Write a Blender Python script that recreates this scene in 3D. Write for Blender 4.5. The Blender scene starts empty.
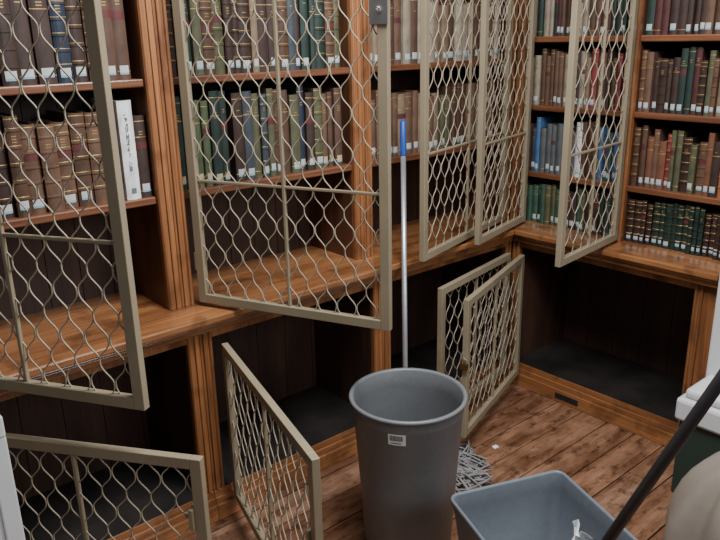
import bpy, bmesh, math, random
from mathutils import Matrix, Vector
random.seed(23)
scene = bpy.context.scene
col = scene.collection

# ------------------------------------------------------------------ materials
def newmat(name):
    m = bpy.data.materials.new(name); m.use_nodes = True
    nt = m.node_tree
    return m, nt, nt.nodes['Principled BSDF']

def noisemat(name, c, rough=.5, metal=0., scale=8., amt=.25, stretch=(1,1,1), bump=.0, rvar=0., detail=6., spec=.5, dark=None):
    m, nt, b = newmat(name)
    tc = nt.nodes.new('ShaderNodeTexCoord'); mp = nt.nodes.new('ShaderNodeMapping')
    mp.inputs['Scale'].default_value = stretch
    nz = nt.nodes.new('ShaderNodeTexNoise'); nz.inputs['Scale'].default_value = scale
    nz.inputs['Detail'].default_value = detail
    cr = nt.nodes.new('ShaderNodeValToRGB')
    d = dark if dark else [max(0, x*(1-amt)) for x in c]
    l = [min(1, x*(1+amt)) for x in c]
    cr.color_ramp.elements[0].color = (*d, 1); cr.color_ramp.elements[0].position = .3
    cr.color_ramp.elements[1].color = (*l, 1); cr.color_ramp.elements[1].position = .7
    nt.links.new(tc.outputs['Object'], mp.inputs['Vector'])
    nt.links.new(mp.outputs['Vector'], nz.inputs['Vector'])
    nt.links.new(nz.outputs['Fac'], cr.inputs['Fac'])
    nt.links.new(cr.outputs['Color'], b.inputs['Base Color'])
    b.inputs['Roughness'].default_value = rough
    b.inputs['Metallic'].default_value = metal
    b.inputs['Specular IOR Level'].default_value = spec
    if rvar:
        mr = nt.nodes.new('ShaderNodeMapRange')
        mr.inputs['To Min'].default_value = max(0, rough-rvar); mr.inputs['To Max'].default_value = rough+rvar
        nt.links.new(nz.outputs['Fac'], mr.inputs['Value']); nt.links.new(mr.outputs['Result'], b.inputs['Roughness'])
    if bump:
        bp = nt.nodes.new('ShaderNodeBump'); bp.inputs['Strength'].default_value = bump
        bp.inputs['Distance'].default_value = .01
        nt.links.new(nz.outputs['Fac'], bp.inputs['Height']); nt.links.new(bp.outputs['Normal'], b.inputs['Normal'])
    return m

# varnished wood: fine streaks * broad stains, clear coat
def woodmat(name, c, axis, rough=.4, coat=.35, fine=.28, broad=.45, bscale=2.6, wear=0.):
    m, nt, b = newmat(name); L = nt.links.new
    tc = nt.nodes.new('ShaderNodeTexCoord')
    def nz(stretch, scale, detail, lo, hi, p0=.3, p1=.7):
        mp = nt.nodes.new('ShaderNodeMapping'); mp.inputs['Scale'].default_value = stretch
        n = nt.nodes.new('ShaderNodeTexNoise'); n.inputs['Scale'].default_value = scale; n.inputs['Detail'].default_value = detail
        cr = nt.nodes.new('ShaderNodeValToRGB')
        cr.color_ramp.elements[0].position = p0; cr.color_ramp.elements[0].color = (*lo,1)
        cr.color_ramp.elements[1].position = p1; cr.color_ramp.elements[1].color = (*hi,1)
        L(tc.outputs['Object'], mp.inputs['Vector']); L(mp.outputs['Vector'], n.inputs['Vector']); L(n.outputs['Fac'], cr.inputs['Fac'])
        return n, cr
    f = [45,45,45]; f[axis] = 1.6
    w = [4,4,4]; w[axis] = .7
    n1, c1 = nz(tuple(f), 3, 5, [x*(1-fine) for x in c], [x*(1+fine) for x in c])
    n2, c2 = nz(tuple(w), bscale, 5, [1-broad, 1-broad*1.1, 1-broad*1.1], [1+broad*.5, 1+broad*.5, 1+broad*.5], .32, .68)
    mx = nt.nodes.new('ShaderNodeMix'); mx.data_type='RGBA'; mx.blend_type='MULTIPLY'; mx.inputs[0].default_value=1
    L(c1.outputs['Color'], mx.inputs[6]); L(c2.outputs['Color'], mx.inputs[7]); out=mx.outputs[2]
    if wear:
        n3, c3 = nz((1,1,1), 9, 9, (1-wear,1-wear*1.05,1-wear*1.1), (1,1,1), .36, .47)
        m3 = nt.nodes.new('ShaderNodeMix'); m3.data_type='RGBA'; m3.blend_type='MULTIPLY'; m3.inputs[0].default_value=1
        L(out, m3.inputs[6]); L(c3.outputs['Color'], m3.inputs[7]); out=m3.outputs[2]
    L(out, b.inputs['Base Color'])
    b.inputs['Roughness'].default_value = rough
    b.inputs['Coat Weight'].default_value = coat; b.inputs['Coat Roughness'].default_value = .16
    bp = nt.nodes.new('ShaderNodeBump'); bp.inputs['Strength'].default_value = .10; bp.inputs['Distance'].default_value = .004
    L(n1.outputs['Fac'], bp.inputs['Height']); L(bp.outputs['Normal'], b.inputs['Normal'])
    return m

wc=(.318,.135,.050)
wood_h = woodmat('wood_grain_x', wc, 0, .34, .7, wear=.38)
wood_y = woodmat('wood_grain_y', wc, 1, .34, .7, wear=.38)
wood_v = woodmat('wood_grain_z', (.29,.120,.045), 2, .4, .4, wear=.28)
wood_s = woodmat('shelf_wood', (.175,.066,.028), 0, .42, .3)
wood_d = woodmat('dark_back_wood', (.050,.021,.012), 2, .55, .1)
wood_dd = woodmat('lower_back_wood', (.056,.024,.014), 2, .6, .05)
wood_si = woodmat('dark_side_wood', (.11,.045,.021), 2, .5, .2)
blackfloorm = noisemat('black_cabinet_floor', (.012,.0095,.008), .6, scale=6, amt=.7, bump=.1)  # mottled near-black colour for the floors of the base cabinets
paint = noisemat('khaki_enamel', (.275,.226,.148), .34, scale=5, amt=.10, rvar=.08)
wirem = noisemat('wire_enamel', (.375,.322,.235), .38, scale=9, amt=.15)
steel = noisemat('steel', (.55,.55,.55), .3, 1., scale=20, amt=.1)
brass = noisemat('brass', (.40,.29,.12), .35, 1., scale=20, amt=.15)
alu = noisemat('aluminium_tube', (.62,.64,.67), .35, .7, scale=10, amt=.08)
bluep = noisemat('blue_plastic', (.03,.09,.42), .4, scale=10, amt=.1)
greyp = noisemat('grey_plastic', (.150,.156,.163), .42, scale=60, amt=.06, bump=.03)
greyp2 = noisemat('blue_grey_plastic', (.135,.152,.175), .45, scale=60, amt=.06, bump=.03)
darkpole = noisemat('dark_metal_pole', (.05,.045,.045), .32, .6, scale=10, amt=.2)
mopm = noisemat('mop_yarn', (.21,.20,.195), .95, scale=50, amt=.35)
whitep = noisemat('white_paint', (.62,.63,.63), .5, scale=4, amt=.05)
greenp = noisemat('dark_green_paint', (.025,.05,.04), .4, scale=5, amt=.2)
paperm = noisemat('paper_white', (.8,.8,.78), .8, scale=10, amt=.04)
inkm = noisemat('print_ink', (.05,.05,.07), .7, scale=10, amt=.1)
inkg = noisemat('grey_print_ink', (.14,.14,.16), .7, scale=10, amt=.1)
pagem = noisemat('page_edges', (.26,.20,.13), .9, scale=90, amt=.25, stretch=(6,1,.2))
goldm = noisemat('gilt_tooling', (.40,.27,.10), .45, .5, scale=40, amt=.4)
labelm = noisemat('label_paper', (.50,.51,.48), .8, scale=20, amt=.08)
labely = noisemat('yellowed_label_paper', (.50,.42,.24), .8, scale=20, amt=.08)
labelb = noisemat('blue_label_band', (.20,.38,.46), .7, scale=20, amt=.08)
bagm = noisemat('beige_plastic_sack', (.26,.225,.185), .5, scale=6, amt=.12, bump=.3)
wallm = noisemat('aged_plaster', (.42,.38,.32), .8, scale=3, amt=.06)
ventm = noisemat('vent_iron', (.02,.018,.016), .6, scale=20, amt=.2)

gapm = noisemat('floor_gap_dirt', (.012,.008,.006), .9, scale=20, amt=.3)
def plankmat(c,i):
    m, nt, b = newmat('worn_floor_board')
    L = nt.links.new
    tc = nt.nodes.new('ShaderNodeTexCoord')
    def noise(stretch, scale, detail, rough, lo, hi, p0, p1):
        mp = nt.nodes.new('ShaderNodeMapping'); mp.inputs['Scale'].default_value = stretch; mp.inputs['Location'].default_value=(i*3.1,i*1.7,i)
        n = nt.nodes.new('ShaderNodeTexNoise'); n.inputs['Scale'].default_value = scale; n.inputs['Detail'].default_value = detail; n.inputs['Roughness'].default_value = rough
        cr = nt.nodes.new('ShaderNodeValToRGB')
        cr.color_ramp.elements[0].position = p0; cr.color_ramp.elements[0].color = (*lo,1)
        cr.color_ramp.elements[1].position = p1; cr.color_ramp.elements[1].color = (*hi,1)
        L(tc.outputs['Object'], mp.inputs['Vector']); L(mp.outputs['Vector'], n.inputs['Vector']); L(n.outputs['Fac'], cr.inputs['Fac'])
        return n, cr
    n1,c1 = noise((1.6,34,1), 4, 6, .5, [x*.75 for x in c], [x*1.18 for x in c], .3, .7)
    n2,c2 = noise((.9,3.0,1), 4, 8, .6, (.50,.43,.38), (1.2,1.2,1.2), .38, .62)
    n3,c3 = noise((1,1.6,1), 13, 9, .7, (.30,.26,.24), (1.0,1.0,1.0), .34, .49)
    out = c1.outputs['Color']
    for cc in (c2,c3):
        mx = nt.nodes.new('ShaderNodeMix'); mx.data_type = 'RGBA'; mx.blend_type = 'MULTIPLY'; mx.inputs[0].default_value = 1
        L(out, mx.inputs[6]); L(cc.outputs['Color'], mx.inputs[7]); out = mx.outputs[2]
    L(out, b.inputs['Base Color'])
    mr = nt.nodes.new('ShaderNodeMapRange'); mr.inputs['To Min'].default_value = .20; mr.inputs['To Max'].default_value = .50
    L(n2.outputs['Fac'], mr.inputs['Value']); L(mr.outputs['Result'], b.inputs['Roughness'])
    bp = nt.nodes.new('ShaderNodeBump'); bp.inputs['Strength'].default_value = .35; bp.inputs['Distance'].default_value = .003
    L(n1.outputs['Fac'], bp.inputs['Height']); L(bp.outputs['Normal'], b.inputs['Normal'])
    return m
plankmats=[plankmat(c,i) for i,c in enumerate([(.27,.140,.080),(.215,.106,.060),(.31,.175,.108),(.17,.080,.047)])]

bookmats = {}
def bookmat(c, leather=False):
    k = (c, leather)
    if k not in bookmats:
        g_=sum(c)/3
        cc=tuple((x*.86+g_*.14)*.86 for x in c)
        bookmats[k] = noisemat('book_leather' if leather else 'book_cloth', cc, .45 if leather else .62,
                               scale=22 if leather else 34, amt=.42 if leather else .30, bump=.12, stretch=(1,1,.5))
    return bookmats[k]

# ------------------------------------------------------------------ mesh builder
class G:
    def __init__(s): s.v=[]; s.f=[]; s.m=[]
    def box(s,x0,x1,y0,y1,z0,z1,mi=0):
        n=len(s.v)
        s.v += [(x0,y0,z0),(x1,y0,z0),(x1,y1,z0),(x0,y1,z0),(x0,y0,z1),(x1,y0,z1),(x1,y1,z1),(x0,y1,z1)]
        s.f += [tuple(n+i for i in q) for q in ((3,2,1,0),(4,5,6,7),(0,1,5,4),(1,2,6,5),(2,3,7,6),(3,0,4,7))]
        s.m += [mi]*6
    def prism(s,poly,z0,z1,mi=0):
        n=len(s.v); k=len(poly)
        s.v += [(x,y,z0) for x,y in poly]+[(x,y,z1) for x,y in poly]
        s.f.append(tuple(n+i for i in range(k))[::-1]); s.f.append(tuple(n+k+i for i in range(k)))
        for i in range(k):
            j=(i+1)%k; s.f.append((n+i,n+j,n+k+j,n+k+i))
        s.m += [mi]*(k+2)
    def tube(s,pts,r,n=8,mi=0,caps=True,ref=None):
        pts=[Vector(p) for p in pts]; st=len(s.v); N=len(pts)
        for i,p in enumerate(pts):
            t=(pts[min(i+1,N-1)]-pts[max(i-1,0)]).normalized()
            u=Vector(ref) if ref else (Vector((0,0,1)) if abs(t.z)<.9 else Vector((1,0,0)))
            a=t.cross(u).normalized(); b=a.cross(t)
            rr=r[i] if isinstance(r,(list,tuple)) else r
            for k in range(n):
                an=2*math.pi*(k+.5)/n
                s.v.append(tuple(p+a*math.cos(an)*rr+b*math.sin(an)*rr))
        for i in range(N-1):
            for k in range(n):
                k2=(k+1)%n
                s.f.append((st+i*n+k,st+i*n+k2,st+(i+1)*n+k2,st+(i+1)*n+k)); s.m.append(mi)
        if caps:
            s.f.append(tuple(st+k for k in range(n))[::-1]); s.f.append(tuple(st+(N-1)*n+k for k in range(n))); s.m += [mi,mi]
    def loft(s,rings,mi=0,cap0=True,cap1=True):
        st=len(s.v); n=len(rings[0])
        for r in rings: s.v += [tuple(p) for p in r]
        for i in range(len(rings)-1):
            for k in range(n):
                k2=(k+1)%n
                s.f.append((st+i*n+k,st+i*n+k2,st+(i+1)*n+k2,st+(i+1)*n+k)); s.m.append(mi)
        if cap0: s.f.append(tuple(st+k for k in range(n))[::-1]); s.m.append(mi)
        if cap1: s.f.append(tuple(st+(len(rings)-1)*n+k for k in range(n))); s.m.append(mi)
    def mesh(s,name,mats,smooth=False):
        me=bpy.data.meshes.new(name); me.from_pydata(s.v,[],s.f)
        for m in mats: me.materials.append(m)
        me.polygons.foreach_set('material_index',s.m)
        bm=bmesh.new(); bm.from_mesh(me); bmesh.ops.recalc_face_normals(bm,faces=bm.faces); bm.to_mesh(me); bm.free()
        if smooth: me.polygons.foreach_set('use_smooth',[True]*len(me.polygons))
        me.update(); return me
    def obj(s,name,mats,parent=None,M=None,smooth=False,bevel=0):
        if not isinstance(mats,(list,tuple)): mats=[mats]
        o=bpy.data.objects.new(name,s.mesh(name,mats,smooth)); col.objects.link(o)
        if parent: o.parent=parent
        if M is not None: o.matrix_basis=M
        if bevel:
            b=o.modifiers.new('bevel','BEVEL'); b.width=bevel; b.segments=2; b.limit_method='ANGLE'; b.angle_limit=math.radians(40)
        return o

def empty(name,M,label,cat):
    e=bpy.data.objects.new(name,None); e.empty_display_size=.1; col.objects.link(e); e.matrix_basis=M
    e['label']=label; e['category']=cat; return e
T=Matrix.Translation
def Rz(a): return Matrix.Rotation(a,4,'Z')
def tag(o,label,cat): o['label']=label; o['category']=cat; return o

# ------------------------------------------------------------------ grille doors
def grille_door(parent, hx,hy, ex,ey, w, z0, z1, mid=True, rail=None, lock=None, padlock=False, label=None, catch=None):
    a=math.atan2(ey-hy,ex-hx)
    Wd=T((hx,hy,z0))@Rz(a)
    M=parent.matrix_basis.inverted()@Wd
    h=z1-z0; bw=.030; th=.011
    g=G()
    g.box(0,bw,-th,th,0,h); g.box(w-bw,w,-th,th,0,h)
    g.box(bw,w-bw,-th,th,0,bw); g.box(bw,w-bw,-th,th,h-bw,h)
    if mid: g.box(w/2-.005,w/2+.005,-.006,.006,bw,h-bw)
    if rail: g.box(bw,w-bw,-.005,.005,rail-z0-.0045,rail-z0+.0045)
    for hz in (.1*h,.9*h): g.tube([(0,0,hz-.03),(0,0,hz+.03)],.011,10)
    if catch:
        cz=catch-z0
        g.box(w-bw-.012,w-bw,-.02,.02,cz-.03,cz+.03); g.box(w-bw-.03,w-bw-.012,-.004,.004,cz-.006,cz+.006)
    d=g.obj('door',paint,parent,M,bevel=.002)
    if label: d['label']=label
    # crimped wires: ogee cells, long vertical contact above, rounded shoulders below
    g=G(); P=.034; iw=w-2*bw; n=max(3,round(iw/P)); P=iw/n; H=.116
    npt=max(8,int((h-2*bw+.01)/H*18))
    for i in range(n+1):
        s=1 if i%2 else -1; pts=[]
        for k in range(npt+1):
            z=bw-.008+(h-2*bw+.016)*k/npt
            ph=(-z/(H/2))%2.0            # runs downward
            hf=ph%1.0; sg=1 if ph<1 else -1
            u=max(0,(hf-.10)/.90)
            c=math.cos(math.pi*u**1.22)*sg
            x=bw+i*P+s*c*(P*.5-.001)
            x=max(bw-.02,min(w-bw+.02,x))
            pts.append((x,.0016*s,z))
        g.tube(pts,.0020,4,caps=False,ref=(0,1,0))
    g.obj('wire_mesh',wirem,d,None,smooth=True)
    if lock:
        g=G(); lz=lock-z0
        g.box(w-.05,w+.002,-th-.004,-th,lz-.035,lz+.035)
        g.tube([(w-.026,-th-.004,lz),(w-.026,-th-.012,lz)],.010,14)
        g.tube([(w-.026,-th-.012,lz),(w-.026,-th-.014,lz)],.004,10)
        g.obj('lock',steel,d,None,bevel=.001)['label']='bright steel lock plate with round keyhole'
    if padlock:
        g=G(); lz=padlock-z0
        g.tube([(w+.006,-.009,lz)]+[(w+.006,-.009*math.cos(math.pi*k/8),lz+.012+.009*math.sin(math.pi*k/8)) for k in range(9)]+[(w+.006,.009,lz)],.0022,8)
        g.box(w-.001,w+.012,-.015,.015,lz-.026,lz,1)
        g.obj('padlock',[steel,brass],d,None,bevel=.002)['label']='small brass padlock with steel shackle'
    return d

# ------------------------------------------------------------------ cabinets
def backboards(g,x0,x1,y,z0,z1,bwid=.11,mi=0):
    x=x0
    while x<x1-.01:
        e=min(x1,x+bwid); g.box(x+.0012,e-.0012,y,y+.012,z0,z1,mi); x=e
    g.box(x0,x1,y+.010,y+.018,z0,z1,mi)

def stile(g,x0,x1,z0,z1,first,wide=False):
    q=x1-x0
    g.box(x0,x1,0,.022,z0,z1)
    # bead beside the opening and a fillet along the middle
    if first: c1=x1-.008; c2=x1-.030
    else: c1=x0+.008; c2=x0+.030
    g.tube([(c1,0,z0),(c1,0,z1)],.0065,10,ref=(0,1,0))
    if q>.03: g.box(c2-.006,c2+.006,-.007,0,z0,z1)
def upper_unit(M,width,s0,s1,shelves,label,H=1.45,D=.32):
    e=empty('bookcase',M,label,'bookcase')
    width-=.001
    g=G()
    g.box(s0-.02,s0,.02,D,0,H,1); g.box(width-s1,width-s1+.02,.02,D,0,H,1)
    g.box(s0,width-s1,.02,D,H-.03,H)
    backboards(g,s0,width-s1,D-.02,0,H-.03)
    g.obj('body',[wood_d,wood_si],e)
    g=G()
    stile(g,0,s0,0,H,True); stile(g,width-s1,width,0,H,False)
    g.box(s0,width-s1,0,.022,H-.12,H)
    g.obj('face_frame',wood_v,e,bevel=.002)
    for z in shelves:
        g=G(); g.box(s0+.001,width-s1-.001,.010,D-.021,z-.024,z); g.obj('shelf',wood_s,e,bevel=.004)
    return e

def lower_unit(M,width,s0,s1,label,vent=False,D=.42,y=0.,H=.714):
    e=empty('base_cabinet',M,label,'cabinet'); width-=.001
    g=G()
    g.box(s0-.02,s0,.02,D,.11,H,1); g.box(width-s1,width-s1+.02,.02,D,.11,H,1)
    backboards(g,s0,width-s1,D-.02,.11,H,.14)
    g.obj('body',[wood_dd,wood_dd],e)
    g=G(); g.box(s0,width-s1,.0,D-.02,.09,.112); g.obj('cabinet_floor',blackfloorm,e)['label']='mottled black cabinet floor'
    g=G()
    stile(g,0,s0,.112,H,True); stile(g,width-s1,width,.112,H,False)
    g.box(s0,width-s1,0,.022,H-.03,H)
    g.obj('face_frame',wood_v,e,bevel=.002)
    g=G()
    g.box(0,width,-.004,0.0,.085,.112); g.box(0,width,-.012,.0,.06,.085); g.box(0,width,-.022,.0,0,.06)
    g.box(0,width,0,.02,0,.09)
    g.obj('plinth',wood_h,e,bevel=.004)
    if vent:
        g=G(); g.box(.30,.42,-.0235,-.0221,.018,.045)
        for k in range(9): g.box(.305+k*.0125,.309+k*.0125,-.026,-.0235,.02,.043)
        g.obj('vent_grille',ventm,e)
    return e

zc=.775
sL=[1.157-zc,1.517-zc,1.88-zc]
U1=upper_unit(T((-2.39,.15,zc)),.81,.045,.045,sL,'varnished oak wall bookcase of worn brown books, grille door open')
U2=upper_unit(T((-1.58,.15,zc)),.81,.045,.045,sL,'varnished oak wall bookcase with green and brown volumes, wide-open grille door')
U3=upper_unit(T((-.77,.15,zc)),.919,.045,.045,sL,'varnished oak wall bookcase beside the room corner, tan volumes')
Rm=Rz(-math.pi/2)
sR=[1.015-zc,1.315-zc,1.607-zc,1.90-zc]
U4=upper_unit(T((.15,.149,zc))@Rm,.56,.045,.025,sR,'narrow oak bookcase in the room corner, four rows of mixed books')
U5=upper_unit(T((.15,-.411,zc))@Rm,.50,.025,.045,sR,'narrow oak bookcase packed with books beside the white pier')
L1=lower_unit(T((-2.39,.05,0)),.81,.045,.045,'oak base cabinet, empty and dark inside, low grille door ajar')
L2=lower_unit(T((-1.58,.05,0)),.81,.045,.045,'empty black-floored oak base cabinet, grille door swung out past square')
L3=lower_unit(T((-.77,.05,0)),.819,.045,.045,'oak base cabinet next to the corner with grille door ajar')
L4=lower_unit(T((.05,.049,0))@Rm,.95,.045,.085,'oak base cabinet with panelled back and dark empty interior',vent=True)

grille_door(U1,-2.352,.125,-2.004,-.438,.687,.79,2.2,rail=1.20)
grille_door(U2,-1.522,.125,-1.24,-.494,.69,.79,2.2,rail=1.20,lock=1.69)
grille_door(U3,.07,.125,-.685,-.083,.78,.79,2.2,rail=1.20)
grille_door(U4,.122,.045,-.36,-.078,.49,.79,2.2,mid=False,rail=1.20)
grille_door(U5,.125,-.425,-.38,-.485,.50,.79,2.2,rail=1.20)
grille_door(L1,-2.33,.015,-1.908,-.566,.71,.08,.67,catch=.50)
grille_door(L2,-1.512,.01,-1.710,-.737,.785,.08,.67,catch=.42)
grille_door(L3,-.02,.01,-.60,-.11,.60,.08,.67)
grille_door(L4,.0,-.05,-.63,-.27,.67,.08,.67,padlock=.41)

# countertop (two mitred wings, stepped moulding)
g=G()
for e0,z0,z1 in ((0,.750,.775),(.010,.738,.750),(.022,.7155,.738)):
    g.prism([(-2.45,e0),(e0,e0),(.49,.49),(-2.45,.49)],z0,z1,0)
    g.prism([(e0,e0),(e0,-.915),(.49,-.915),(.49,.49)],z0,z1,1)
ct=tag(g.obj('countertop',[wood_h,wood_y],bevel=.005),'glossy worn oak ledge running round the corner above the base cabinets','countertop')

# ------------------------------------------------------------------ books
def spine_profile(t,n=6,b=.005,off=0.):
    pts=[]
    for k in range(n+1):
        u=-1+2*k/n
        pts.append((u*(t/2+off*.3), -(b*(1-u*u))-off))
    return pts
def arcstrip(g,prof,z0,z1,mi,x0=None,x1=None):
    p=[q for q in prof if (x0 is None or x0-1e-6<=q[0]<=x1+1e-6)]
    if len(p)<2: p=prof
    n=len(g.v); k=len(p)
    for z in (z0,z1):
        g.v += [(x,y,z) for x,y in p]
    for i in range(k-1):
        g.f.append((n+i,n+i+1,n+k+i+1,n+k+i)); g.m.append(mi)
def book_mesh(t,h,d,style,patch,inlabel):
    g=G(); b=min(.006,t*.18)
    o=spine_profile(t,6,b)
    cth=.0028
    O=[(-t/2,d)]+o+[(t/2,d)]
    I=[(-t/2+cth,d)]+[(x*(1-2*cth/t),y+cth) for x,y in o]+[(t/2-cth,d)]
    n=len(g.v); k=len(O)
    g.v += [(x,y,0) for x,y in O]+[(x,y,h) for x,y in O]+[(x,y,0) for x,y in I]+[(x,y,h) for x,y in I]
    for i in range(k-1):
        g.f += [(n+i,n+i+1,n+k+i+1,n+k+i),(n+k+i,n+k+i+1,n+3*k+i+1,n+3*k+i),(n+2*k+i,n+2*k+i+1,n+i+1,n+i)]
        g.m += [0,0,0]
    g.box(-t/2+cth,t/2-cth,cth*1.5,d-.005,.003,h-.005,1)
    def band(z,w,off,mi):
        p=spine_profile(t,6,b,off)
        q=spine_profile(t,6,b,-.0003)
        nn=len(g.v); kk=len(p)
        g.v += [(x,y,z-w/2) for x,y in p]+[(x,y,z+w/2) for x,y in p]+[(x,y,z-w/2-.001) for x,y in q]+[(x,y,z+w/2+.001) for x,y in q]
        for i in range(kk-1):
            g.f += [(nn+i,nn+i+1,nn+kk+i+1,nn+kk+i),(nn+kk+i,nn+kk+i+1,nn+3*kk+i+1,nn+3*kk+i),(nn+2*kk+i,nn+2*kk+i+1,nn+i+1,nn+i)]
            g.m += [mi]*3
    if style==2:   # leather with raised bands
        gl=random.random()<.75
        for q in (.18,.35,.52,.69,.86):
            band(h*q,.005,.0018,0)
            if gl: band(h*q+.006,.0012,.0004,2)
        band(h-.008,.0014,.0004,2)
    elif style==1: # cloth with gilt lines
        if random.random()<.7:
            for q in (.08,.93): band(h*q,.0018,.0004,2)
        if random.random()<.6: band(h*.74,.0018,.0004,2)
    if style in (1,2):  # gilt title strokes
        zt=h*random.choice((.77,.83,.80))
        p=spine_profile(t,6,b,.0005)
        for j in range(random.choice((1,2,3))): arcstrip(g,p,zt-j*.008,zt-j*.008+.0030,2,-t*.3+.001*j,t*.3-.001*j)
    if patch:
        p=spine_profile(t,6,b,.0004); arcstrip(g,p,h*.60,h*.68,3)
    if inlabel:
        zz=random.uniform(.010,.018)
        arcstrip(g,spine_profile(t,6,b,.0006),zz,zz+.024,4,-t*.45,t*.45)
        arcstrip(g,spine_profile(t,6,b,.0008),zz,zz+.006,5,-t*.45,t*.45)
    return g,b
def colname(c):
    r,gg,b=c
    L=max(c)
    if L>.45: return 'cream' if r>b*1.15 else 'white'
    if max(c)-min(c)<.02: return 'black' if L<.06 else 'grey'
    if r>=gg>=b: 
        if r>gg*2.6: return 'maroon' if r<.2 else 'red'
        if r<.09: return 'dark brown'
        return 'brown' if r<.22 else 'tan'
    if gg>=r and gg>b: return 'dark green' if gg<.12 else 'green'
    return 'navy blue' if b<.12 else 'blue'

def put_row(W,x0,x1,pal,hr,tr,labels,group,style=1,child=False,labp=.8,dr=(.15,.19),lab=None,newp=.7):
    x=x0; prev=None; hb=random.uniform(*hr)
    while True:
        t=random.uniform(*tr)
        if x+t>x1: break
        # sets of matching volumes appear in short runs
        if prev is None or random.random()<newp: prev=random.choice(pal); hb=random.uniform(*hr)
        c=prev
        h=min(hr[1],max(hr[0],hb+random.uniform(-.006,.006))); d=random.uniform(*dr)
        st=style if isinstance(style,int) else random.choice(style)
        haslab=random.random()<labp
        g,b=book_mesh(t,h,d,st,random.random()<.15,haslab and not child)
        lm=(lab or labelm)
        o=g.obj('book',[bookmat(c,st==2),pagem,goldm,bookmat((.12,.02,.02)),lm,labelb])
        yoff=.022+random.uniform(0,.018)
        o.matrix_basis=W@T((x+t/2,yoff+.006,.0))@Matrix.Rotation(random.uniform(-.002,.002),4,'Y')
        cn=colname(c)
        o['label']='%s %s book with gilt spine, upright on the shelf'%(cn,'leather-bound' if st==2 else 'cloth-bound') if st else '%s plain-spined book, upright on the shelf'%cn
        o['category']='book'; o['group']=group
        if child and haslab:
            gg=G(); zz=random.uniform(.012,.020)
            arcstrip(gg,spine_profile(t,6,b,.0006),zz,zz+.026,0,-t*.45,t*.45)
            arcstrip(gg,spine_profile(t,6,b,.0009),zz,zz+.006,1,-t*.45,t*.45)
            gg.obj('spine_label',[lm,labelb],o)
        x+=t+random.uniform(.0015,.0028)

navy=(.018,.028,.055); dgreen=(.018,.04,.03); brown=(.10,.048,.026); dbrown=(.05,.025,.018); maroon=(.085,.02,.018)
olive=(.10,.10,.045); moss=(.085,.115,.05); tan=(.24,.16,.09); teal=(.03,.085,.09); black=(.02,.02,.022); grey=(.10,.11,.115)
cream=(.50,.42,.29); slate=(.05,.065,.08); orange=(.42,.14,.04); blue=(.04,.14,.34); sky=(.12,.26,.36); green=(.04,.11,.07); rust=(.20,.07,.03)
calf=(.15,.075,.04); white=(.72,.72,.70); beige=(.32,.26,.18); red=(.25,.03,.03)

def Wl(x,z): return T((x,.15,z+.0005))
put_row(Wl(-2.345,1.517),.005,.705,[navy,dgreen,brown,dbrown,maroon,dbrown,brown],(.24,.29),(.036,.050),0,'bound volumes on the upper shelf of the first bay',[1,2],True)
put_row(Wl(-2.345,1.157),.005,.628,[brown,calf,dbrown,maroon,brown,dbrown],(.25,.285),(.036,.048),0,'old leather volumes on the lower shelf of the first bay',2,True)
t=.045;g=G();gg,b=book_mesh(t,.300,.19,0,False,False)
o=gg.obj('book',[bookmat((.85,.85,.83)),pagem,goldm,goldm,labelm,labelb],M=Wl(-2.345,1.157)@T((.652,.022,0)))
tag(o,'tall white modern book with dark lettering down the spine','book'); o['group']='old leather volumes on the lower shelf of the first bay'
gg=G()
rr=random.Random(5)
z=.265
while z>.09:   # vertical line of small lettering strokes
    l=rr.uniform(.002,.0035)
    for xa in (-.0045,-.0015,.0015):
        if rr.random()<.62: gg.box(xa-.0015,xa+.0015,-.0085,-.0062,z-l*rr.uniform(.5,1),z)
    z-=l+(.0016 if rr.random()<.85 else .007)
gg.obj('spine_lettering',[inkg],o)
gg=G(); arcstrip(gg,spine_profile(t,6,b,.0012),.020,.036,0,-.009,.009)
gg.obj('publisher_mark',[inkg],o)
put_row(Wl(-2.345,1.157),.678,.719,[dbrown],(.24,.27),(.034,.038),0,'old leather volumes on the lower shelf of the first bay',1,True,1)
put_row(Wl(-1.535,1.517),.004,.715,[tan,brown,dbrown,olive,calf,dgreen,slate,maroon,dbrown,olive,brown],(.23,.27),(.022,.042),0,'bound volumes on the upper shelf of the second bay',[1,2,2],True,newp=.85)
put_row(Wl(-1.535,1.157),.004,.22,[olive,moss,teal,dgreen,olive],(.275,.315),(.024,.036),0,'bound volumes on the lower shelf of the second bay',1,True,lab=labely)
put_row(Wl(-1.535,1.157),.222,.60,[navy,dbrown,black,brown,olive,dbrown,slate,maroon],(.265,.31),(.024,.042),0,'bound volumes on the lower shelf of the second bay',[1,2],True,newp=.85)
put_row(Wl(-1.535,1.157),.602,.718,[brown,olive,calf],(.26,.29),(.022,.034),0,'bound volumes on the lower shelf of the second bay',1,True,lab=labely)
put_row(Wl(-.725,1.517),.004,.80,[tan,beige,cream,calf,brown,beige],(.22,.27),(.026,.045),0,'pale volumes on the upper shelf of the third bay',[1,1,0],True)
put_row(Wl(-.725,1.157),.004,.80,[tan,calf,olive,beige,brown,calf],(.22,.27),(.026,.045),0,'pale volumes on the lower shelf of the third bay',[1,1,0],True)
def Wr(y,z): return T((.15,y,z+.0005))@Rm
rows=[(.7755,[green,dgreen,dbrown,olive,dgreen,slate],[dbrown,dgreen,dbrown,black,brown,dgreen],(.17,.205)),
      (1.015,[blue,slate,teal,white,brown,orange,grey],[orange,rust,brown,cream,calf,dbrown,teal,red,olive],(.19,.25)),
      (1.315,[beige,tan,dbrown,red,calf,brown],[brown,dbrown,olive,calf,rust,maroon,tan,dgreen],(.20,.25)),
      (1.607,[maroon,calf,beige,dgreen,brown],[green,maroon,dbrown,brown,dgreen,calf,beige,dgreen],(.20,.25))]
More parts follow.
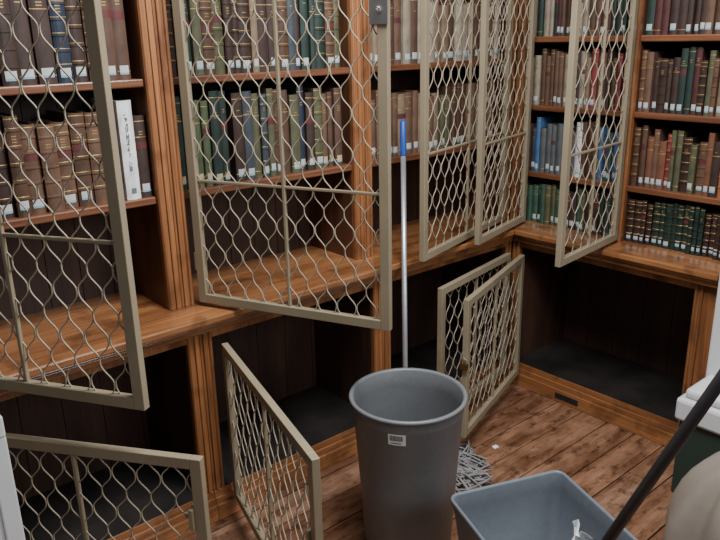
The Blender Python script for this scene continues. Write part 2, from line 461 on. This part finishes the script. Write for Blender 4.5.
for i,(z,pa,pb,hr) in enumerate(rows):
    nm=['bottom ledge','first shelf','second shelf','third shelf'][i]
    put_row(Wr(.104,z),.004,.485,pa,hr,(.017,.032),0,'mixed books on the %s of the corner bay'%nm,[1,1,0],False,.7,newp=.85)
    put_row(Wr(-.436,z),.004,.425,pb,hr,(.017,.034),0,'books on the %s of the last bay'%nm,[2] if i==0 else [1,1,2],False,.8,newp=.3 if i==0 else .85)

# ------------------------------------------------------------------ round wastebasket
def ring(r,z,n=64): return [(r*math.cos(2*math.pi*k/n),r*math.sin(2*math.pi*k/n),z) for k in range(n)]
can=empty('waste_bin',T((-1.172,-.509,0)),'tall round grey plastic waste bin standing on the boards','waste bin')
g=G(); R0=.138;R1=.176;Hc=.562
prof=[(R0-.006,0),(R0,.006),(R0+(R1-R0)*.5,Hc*.5),(R1-.004,Hc-.05),(R1-.001,Hc-.046),(R1-.001,Hc-.040),(R1-.003,Hc-.012),(R1+.007,Hc-.012),(R1+.010,Hc-.006),(R1+.007,Hc),(R1-.001,Hc),(R1-.005,Hc-.006),(R1-.008,Hc-.06),(R0+.004,.02),(R0-.004,.008)]
g.loft([ring(r,z) for r,z in prof],0)
g.obj('bucket_shell',greyp,can,smooth=True,bevel=0)
g=G(); a0=math.radians(214.6)
def csurf(a,z,off=.0012):
    r=R0+(R1-.004-R0)*(z/(Hc-.05))+off; return (r*math.cos(a),r*math.sin(a),z)
def cpatch(g,a0,a1,z0,z1,off,mi,n=6):
    s=len(g.v)
    for z in (z0,z1):
        for k in range(n+1): g.v.append(csurf(a0+(a1-a0)*k/n,z,off))
    for k in range(n): g.f.append((s+k,s+k+1,s+n+2+k,s+n+1+k)); g.m.append(mi)
zz=.477
cpatch(g,a0-.155,a0+.155,zz,zz+.038,.0012,0)
x=-.12
while x<.11:
    w=random.choice((.004,.007,.010)); cpatch(g,a0+x,a0+x+w,zz+.014,zz+.032,.0016,1,1); x+=w+random.choice((.005,.009))
cpatch(g,a0-.10,a0+.08,zz+.005,zz+.008,.0016,1)
g.obj('barcode_sticker',[paperm,inkm],can)['label']='white sticker with black barcode'

# ------------------------------------------------------------------ rectangular bin
def rrect(w,l,r,z,n=6):
    p=[]
    for cx,cy,a in ((w/2-r,l/2-r,0),(-w/2+r,l/2-r,90),(-w/2+r,-l/2+r,180),(w/2-r,-l/2+r,270)):
        for k in range(n+1):
            an=math.radians(a+90*k/n); p.append((cx+r*math.cos(an),cy+r*math.sin(an),z))
    return p
binM=T((-1.225,-1.066,0))@Rz(math.radians(-21.5))
rb=empty('rectangular_bin',binM,'rectangular blue-grey plastic bin holding crumpled paper','waste bin')
g=G(); w,l,h=.355,.390,.42
g.loft([rrect(w*.74,l*.76,.03,0),rrect(w*.75,l*.77,.03,.004),rrect(w-.012,l-.012,.026,h-.045),rrect(w-.008,l-.008,.028,h-.04),rrect(w-.006,l-.006,.028,h-.016),
        rrect(w+.006,l+.006,.030,h-.016),rrect(w+.008,l+.008,.030,h-.004),rrect(w+.004,l+.004,.028,h),rrect(w-.006,l-.006,.024,h),rrect(w-.011,l-.011,.022,h-.006),
        rrect(w-.018,l-.018,.022,h-.05),rrect(w*.75-.006,l*.77-.006,.022,.01)],0)
g.obj('bin_shell',greyp2,rb,smooth=True,bevel=0)
def crumple(name,M,r,label,cat,m,seed=0,flat=1.):
    rnd=random.Random(seed); bm=bmesh.new(); bmesh.ops.create_icosphere(bm,subdivisions=3,radius=r)
    for v in bm.verts:
        v.co*= (.72+.45*rnd.random()); v.co.z*=flat
    me=bpy.data.meshes.new(name); bm.to_mesh(me); bm.free(); me.materials.append(m)
    o=bpy.data.objects.new(name,me); col.objects.link(o); o.matrix_basis=M; return tag(o,label,cat)
crumple('crumpled_paper',binM@T((-.02,.06,.055)),.042,'crumpled white paper lying in the rectangular bin','paper',paperm,0)
# torn sheets standing against the inner wall of the bin
for j,(yy,ww,ht,dx) in enumerate(((.035,.080,.345,.003),(-.050,.06,.325,-.006))):
    rnd=random.Random(20+j); g=G(); nu,nv=6,14
    grid=[]
    for a_ in range(nv+1):
        row=[]
        for b_ in range(nu+1):
            z=.015+(ht-.015)*a_/nv
            y=yy+ww*(b_/nu-.5)*(1-.25*abs(math.sin(a_*.9+j)))
            x=.105+dx+.035*(a_/nv)-.012*math.sin(b_*1.3+a_*.8)+rnd.uniform(-.003,.003)
            row.append((x,y,z+(rnd.uniform(-.018,.006) if a_==nv else 0)))
        grid.append(row)
    for r_ in grid: g.v+=r_
    for a_ in range(nv):
        for b_ in range(nu):
            q=a_*(nu+1)+b_; g.f.append((q,q+1,q+nu+2,q+nu+1)); g.m.append(0)
    o=g.obj('paper_sheet',paperm,M=binM)
    sd=o.modifiers.new('thick','SOLIDIFY'); sd.thickness=.0006
    tag(o,'creased white paper sheet leaning inside the rectangular bin','paper')
# pole leaning in bin
g=G(); p0=Vector((-1.30,-1.08,.03)); p1=Vector((-1.303,-1.285,.532)); dd=(p1-p0); p2=p0+dd*2.7
g.tube([p0,p1,p2],.0125,16); 
po=tag(g.obj('pole',darkpole,smooth=True),'dark metal pole standing in the rectangular bin','pole')

# ------------------------------------------------------------------ mop
mb=Vector((-.895,-.215,0)); mt=Vector((-.590,.115,1.31))
mop=empty('mop',T(mb),'string mop with aluminium handle and blue grip propped against the ledge','mop')
D=mt-mb
g=G(); g.tube([D*.05,D*.5,D*.90],.0105,16); g.obj('handle',alu,mop,smooth=True)
g=G(); g.tube([D*.895,D*.90,D*.99,D*1.0],[.010,.0125,.0125,.008],16); g.obj('grip',bluep,mop,smooth=True)
g=G(); g.tube([D*.02,D*.04,D*.10],[.04,.022,.014],14); g.obj('mop_socket',greyp,mop,smooth=True)
g=G()
for i in range(190):
    a=math.radians(random.gauss(-36,28)); Lg=random.uniform(.16,.315); ph=random.uniform(0,6); wg=random.uniform(.15,.45)
    zt=random.uniform(0,.030)
    pts=[]
    for k in range(13):
        u=k/12
        r=.02+Lg*u; aa=a+wg*math.sin(4*u+ph)*u
        z=.070*(1-u)**1.4+.006+(.018+zt)*abs(math.sin(5*u+ph))*(1-u*.35)
        pts.append((r*math.cos(aa),r*math.sin(aa),z))
    g.tube(pts,.0038,5)
s=g.obj('strings',mopm,mop,smooth=True); s['kind']='stuff'

# ------------------------------------------------------------------ scraps
g=G(); g.prism([(-.014,-.009),(.011,-.012),(.015,.007),(-.007,.011)],0.0005,.002); 
tag(g.obj('paper_scrap',paperm,M=T((-.486,-.32,0))),'small torn scrap of white paper on the floorboards','paper')

# ------------------------------------------------------------------ sack
def sack():
    rnd=random.Random(3); g=G(); rings=[]; n=60
    pr=[(.16,0),(.225,.02),(.245,.09),(.235,.18),(.205,.28),(.15,.37),(.08,.43),(.045,.46),(.06,.49),(.085,.52)]
    ph=[rnd.uniform(0,6) for _ in range(4)]
    for r,z in pr:
        ring_=[]
        for k in range(n):
            a=2*math.pi*k/n
            q=r*(1+.07*math.sin(3*a+ph[0]+z*5)+.055*math.sin(7*a+ph[1]+z*9)+.05*math.sin(13*a+ph[2])*(.4+z*2.4))
            ring_.append((q*math.cos(a),q*math.sin(a),z+.008*math.sin(5*a+ph[3])*(z>.01)))
        rings.append(ring_)
    g.loft(rings,0,True,False)
    o=g.obj('plastic_sack',bagm,M=T((-.50,-1.33,0)),smooth=True)
    sm=o.modifiers.new('s','SUBSURF'); sm.levels=1; sm.render_levels=1
    tag(o,'beige plastic sack gathered at the neck, on the floor','bag')
sack()

# ------------------------------------------------------------------ white pier foot
pf=empty('pier_foot',T((-.02,-1.12,0)),'white-capped dark green block at the foot of the white pier','pier foot')
g=G(); g.box(-.23,.06,-.17,.17,0,.30); g.obj('painted_base',greenp,pf,bevel=.006)
g=G(); g.box(-.245,.06,-.185,.185,.30,.385); g.box(-.225,.06,-.165,.165,.385,.42); g.obj('cap',whitep,pf,bevel=.012)

# white upright panel by the first bay
g=G(); g.box(-.62,0,-.012,.012,0,.85); g.box(-.62,-.0,-.02,.02,.80,.85); g.box(-.04,0,-.018,.018,0,.80)
tag(g.obj('white_panel',whitep,M=T((-2.285,-.36,0)),bevel=.004),'white painted panel standing before the first base cabinet','panel')

# ------------------------------------------------------------------ setting
def struct(o): o['kind']='structure'; return o
g=G(); g.box(-4.5,.65,-4.5,.65,-.1,-.012,4)
rf=random.Random(4); y=.50; 
while y>-4.5:
    x=-4.5-rf.uniform(0,1.5); wd=.128
    while x<.5:
        L_=rf.uniform(1.3,2.6); x1=min(.5,x+L_)
        if x1>-4.5: g.box(max(x,-4.5)+.001,x1-.001,y-wd+.0045,y,-.02,rf.uniform(-.0012,0),rf.choice((0,0,1,1,2,3)))
        x+=L_
    y-=wd
struct(g.obj('floor',plankmats+[gapm],bevel=.0015))
g=G(); g.box(-4.5,.65,.50,.65,0,2.9); struct(g.obj('wall_north',wallm))
g=G(); g.box(.50,.65,-4.5,.50,0,2.9); struct(g.obj('wall_east',wallm))
g=G(); g.box(-.07,.50,-1.30,-.945,0,2.9); struct(g.obj('trim_1',whitep,bevel=.006))

# ------------------------------------------------------------------ lights
def area(name,loc,target,size,power,color):
    l=bpy.data.lights.new(name,'AREA'); l.shape='RECTANGLE'; l.size=size[0]; l.size_y=size[1]; l.energy=power; l.color=color
    o=bpy.data.objects.new(name,l); col.objects.link(o); o.location=loc
    o.rotation_euler=(Vector(target)-Vector(loc)).to_track_quat('-Z','Y').to_euler(); return o
area('ceiling_lamp',(-1.3,-1.0,2.85),(-1.1,-.8,0),(1.2,.5),94,(.98,.98,1))
area('window_light',(-1.2,-4.2,2.6),(-.8,0,.9),(2.0,1.6),58,(.92,.96,1))
w=bpy.data.worlds.new('world'); scene.world=w; w.use_nodes=True
w.node_tree.nodes['Background'].inputs[0].default_value=(.82,.87,.92,1)
w.node_tree.nodes['Background'].inputs[1].default_value=.14

# ------------------------------------------------------------------ camera
th=math.radians(17.85); s=math.sin(math.radians(1.2)); c=math.cos(math.radians(1.2))
Fh=Vector((.648,.7615,0)).normalized(); R=Vector((Fh.y,-Fh.x,0))
F=Fh*math.cos(th)-Vector((0,0,math.sin(th))); U=Fh*math.sin(th)+Vector((0,0,math.cos(th)))
cr=R*c-U*s; cu=R*s+U*c
cam=bpy.data.cameras.new('camera'); co=bpy.data.objects.new('camera',cam); col.objects.link(co)
cam.sensor_width=36; cam.lens=36*730/720; cam.clip_start=.02
m=Matrix((cr,cu,-F)).transposed().to_4x4(); m.translation=Vector((-2.61,-1.98,1.63))
co.matrix_world=m
scene.camera=co
